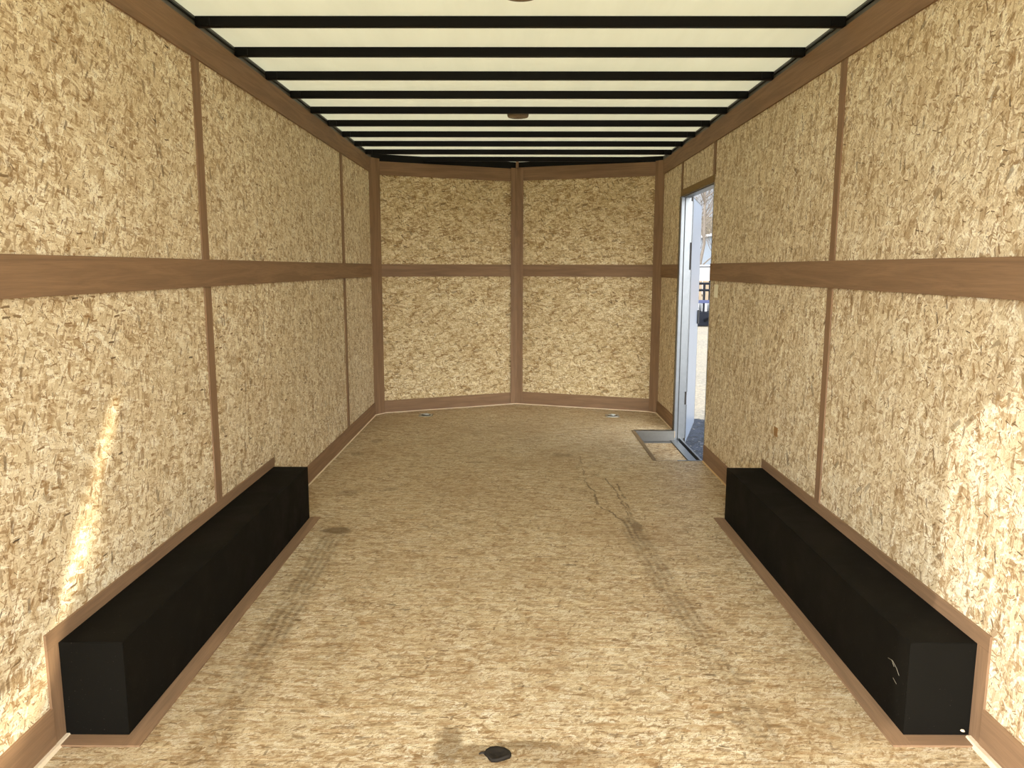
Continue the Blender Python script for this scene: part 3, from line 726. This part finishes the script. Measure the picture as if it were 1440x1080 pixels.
# timber fence behind it
T = empty('timber_fence', (7, 32, GZ)); tag(T, 'tan board fence behind the open utility trailer', 'fence')
bm = bmesh.new()
for i in range(30): bxx(bm, -6 + i * 0.6, -6 + i * 0.6 + 0.57, 0, 0.03, 0.05, 1.28)
mk('fence_boards', bm, M_rust, T)
for i in range(7):
    bm = bmesh.new(); bxx(bm, -6.1 + i * 3, -6.0 + i * 3, 0.03, 0.13, 0, 1.34); mk('fence_post', bm, M_rust, T)
# white enclosed trailer far off
T = empty('enclosed_trailer', (10.15, 37.0, GZ)); tag(T, 'white enclosed trailer beyond the tan fence, seen through the side door', 'trailer')
bm = bmesh.new(); bxx(bm, -1.0, 1.3, 0, 5.5, 0.50, 1.95); mk('trailer_body', bm, M_wht, T, bevel=0.05)
bm = bmesh.new(); bxx(bm, -1.02, 1.32, -0.02, 5.52, 1.84, 1.88); mk('roof_trim', bm, M_blk, T)
bm = bmesh.new(); bxx(bm, -0.9, 1.2, 0.3, 5.2, 0.40, 0.55); mk('chassis', bm, M_blk, T)
wheel(T, -1.0, 2.6, 0.34); wheel(T, 1.3, 2.6, 0.34)
# pale silo-like building behind
T = empty('metal_building', (13.5, 52.0, GZ)); tag(T, 'tall pale blue-grey metal building beyond the white trailer', 'building')
bm = bmesh.new(); bxx(bm, -0.4, 5.0, 0, 8, 0, 3.9); mk('building_wall', bm, plain('pale_blue_metal', srgb(135, 146, 160), 0.4), T)
bm = bmesh.new(); prism(bm, [(-0.7, -0.3), (5.3, -0.3), (5.3, 8.3), (-0.7, 8.3)], 3.9, 4.05); mk('building_roof', bm, M_wht, T)

# bare trees
M_bark = plain('grey_brown_bark', srgb(88, 80, 72), 0.9, scale=12, var=0.3)
def make_tree(h, seed):
    r = random.Random(seed); bm = bmesh.new(); tw = bmesh.new()
    def grow(p, d, L, rad, lev):
        q = [Vector(p)]; dd = Vector(d)
        for i in range(4):
            dd = (dd + Vector((r.uniform(-.22, .22), r.uniform(-.22, .22), r.uniform(-.05, .16)))).normalized(); q.append(q[-1] + dd * L / 4)
        tube(bm if lev < 2 else tw, q, rad, 6 if lev < 2 else 3, rad * 0.55, cap=False)
        if lev >= 4: return
        for i in range(10 if lev == 0 else r.randint(4, 5)):
            t = r.uniform(0.12, 1.0) if lev == 0 else r.uniform(0.25, 1.0); k = min(3, int(t * 4)); s0 = q[k].lerp(q[k + 1], t * 4 - k)
            a = r.uniform(0, 2 * math.pi); side = Vector((math.cos(a), math.sin(a), r.uniform(0.1, 0.7))).normalized()
            grow(s0, (dd * 0.5 + side * 0.8).normalized(), L * r.uniform(0.42, 0.62), max(rad * 0.42, 0.0045), lev + 1)
    grow((0, 0, 0), (0, 0, 1), h * 0.62, h * 0.011, 0)
    T = mk('bare_tree', bm, M_bark, recalc=False); mk('twigs', tw, M_bark, T, recalc=False); return T
protos = [make_tree(9, 2), make_tree(11, 5)]
for i, (k, x, y, rz, sc, label) in enumerate([
        (1, 11.3, 49.0, 0.0, 1.0, 'tall bare tree left of the pale metal building'),
        (0, 12.4, 63.5, 2.1, 1.2, 'bare tree farther back past the left end of the metal building'),
        (1, 18.6, 76.0, 1.3, 1.1, 'bare tree rising behind the pale metal building')]):
    o = protos[k]
    if i > 1:
        o = protos[k].copy(); C.objects.link(o)
        for ch in protos[k].children: c_ = ch.copy(); C.objects.link(c_); c_.parent = o
    o.location = (x, y, GZ); o.rotation_euler = (0, 0, rz); o.scale = (sc, sc, sc)
    tag(o, label, 'tree', 'bare trees beyond the yard')
# wooded rise on the horizon
bm = bmesh.new(); r = random.Random(4); n = 60; top = []; bot = []
rows = []
for j, (yy, zz) in enumerate(((85, GZ), (88, 3.6), (94, 6.2), (104, 7.2), (125, GZ))):
    rows.append([bm.verts.new((-40 + 2.2 * i, yy + r.uniform(-1, 1), zz + (r.uniform(-.8, .8) if 0 < j < 4 else 0))) for i in range(n)])
for A_, B_ in zip(rows, rows[1:]):
    for i in range(n - 1): bm.faces.new((A_[i], A_[i + 1], B_[i + 1], B_[i]))
m_, g_, p_ = new_mat('winter_woods'); tc_ = g_.n('ShaderNodeTexCoord'); nz_ = g_.noise(g_.mapping(tc_.outputs['Object'], scale=(3, 1, 0.8)), 1.6, 6, 0.75)
g_.put(p_.inputs['Base Color'], g_.ramp(nz_, [(0.35, srgb(44, 38, 30)[:3]), (0.5, srgb(88, 76, 58)[:3]), (0.65, srgb(120, 112, 96)[:3])])); p_.inputs['Roughness'].default_value = 1
o = mk('wooded_rise', bm, m_); tag(o, 'low rise of leafless winter woods along the horizon', 'woods', kind='stuff')

# ------------------------------------------------------------------ glints: added spot lamps standing in for sun reflected off the rear jamb
def glint(src, dst, wdeg, aspect, roll, energy, blend=1.0):
    ld = bpy.data.lights.new('jamb_glint_spot', 'SPOT'); ld.energy = energy; ld.color = (1.0, 0.90, 0.68); ld.spot_size = math.radians(wdeg); ld.spot_blend = blend; ld.shadow_soft_size = 0.02
    o = bpy.data.objects.new('jamb_glint_spot', ld); C.objects.link(o); o.location = src
    q_ = (Vector(dst) - Vector(src)).to_track_quat('-Z', 'Y').to_matrix().to_4x4()
    o.matrix_world = Matrix.Translation(src) @ q_ @ Matrix.Rotation(roll, 4, 'Z') @ Matrix.Diagonal((aspect, 1, 1, 1))
    return o
def streak(y0, z0, y1, z1, wid, energy):
    """an elongated glint between two points of the left wall"""
    src = Vector((1.12, 0.12, 1.75)); a = Vector((XL, y0, z0)); b = Vector((XL, y1, z1)); mid = (a + b) / 2
    dd = mid - src; D = dd.length; L = (a - b).length
    fw = dd.normalized(); q_ = dd.to_track_quat('-Z', 'Y').to_matrix(); vx = q_ @ Vector((1, 0, 0)); vy = q_ @ Vector((0, 1, 0))
    t = (b - a); tx, ty = t.dot(vx), t.dot(vy); roll = math.atan2(ty, tx) - math.pi / 2
    Lp = math.hypot(tx, ty)
    glint(src, mid, math.degrees(2 * math.atan(Lp / 2 / D)), wid / Lp, roll, energy)
for a in [(2.31, .88, 2.10, .58, .060, 560), (2.16, .66, 1.99, .38, .10, 420), (2.07, .52, 1.90, .29, .065, 520), (2.12, .56, 2.0, .34, .16, 160), (1.94, .36, 1.74, .08, .07, 420), (1.80, .26, 1.58, .04, .13, 320)]:
    streak(*a)
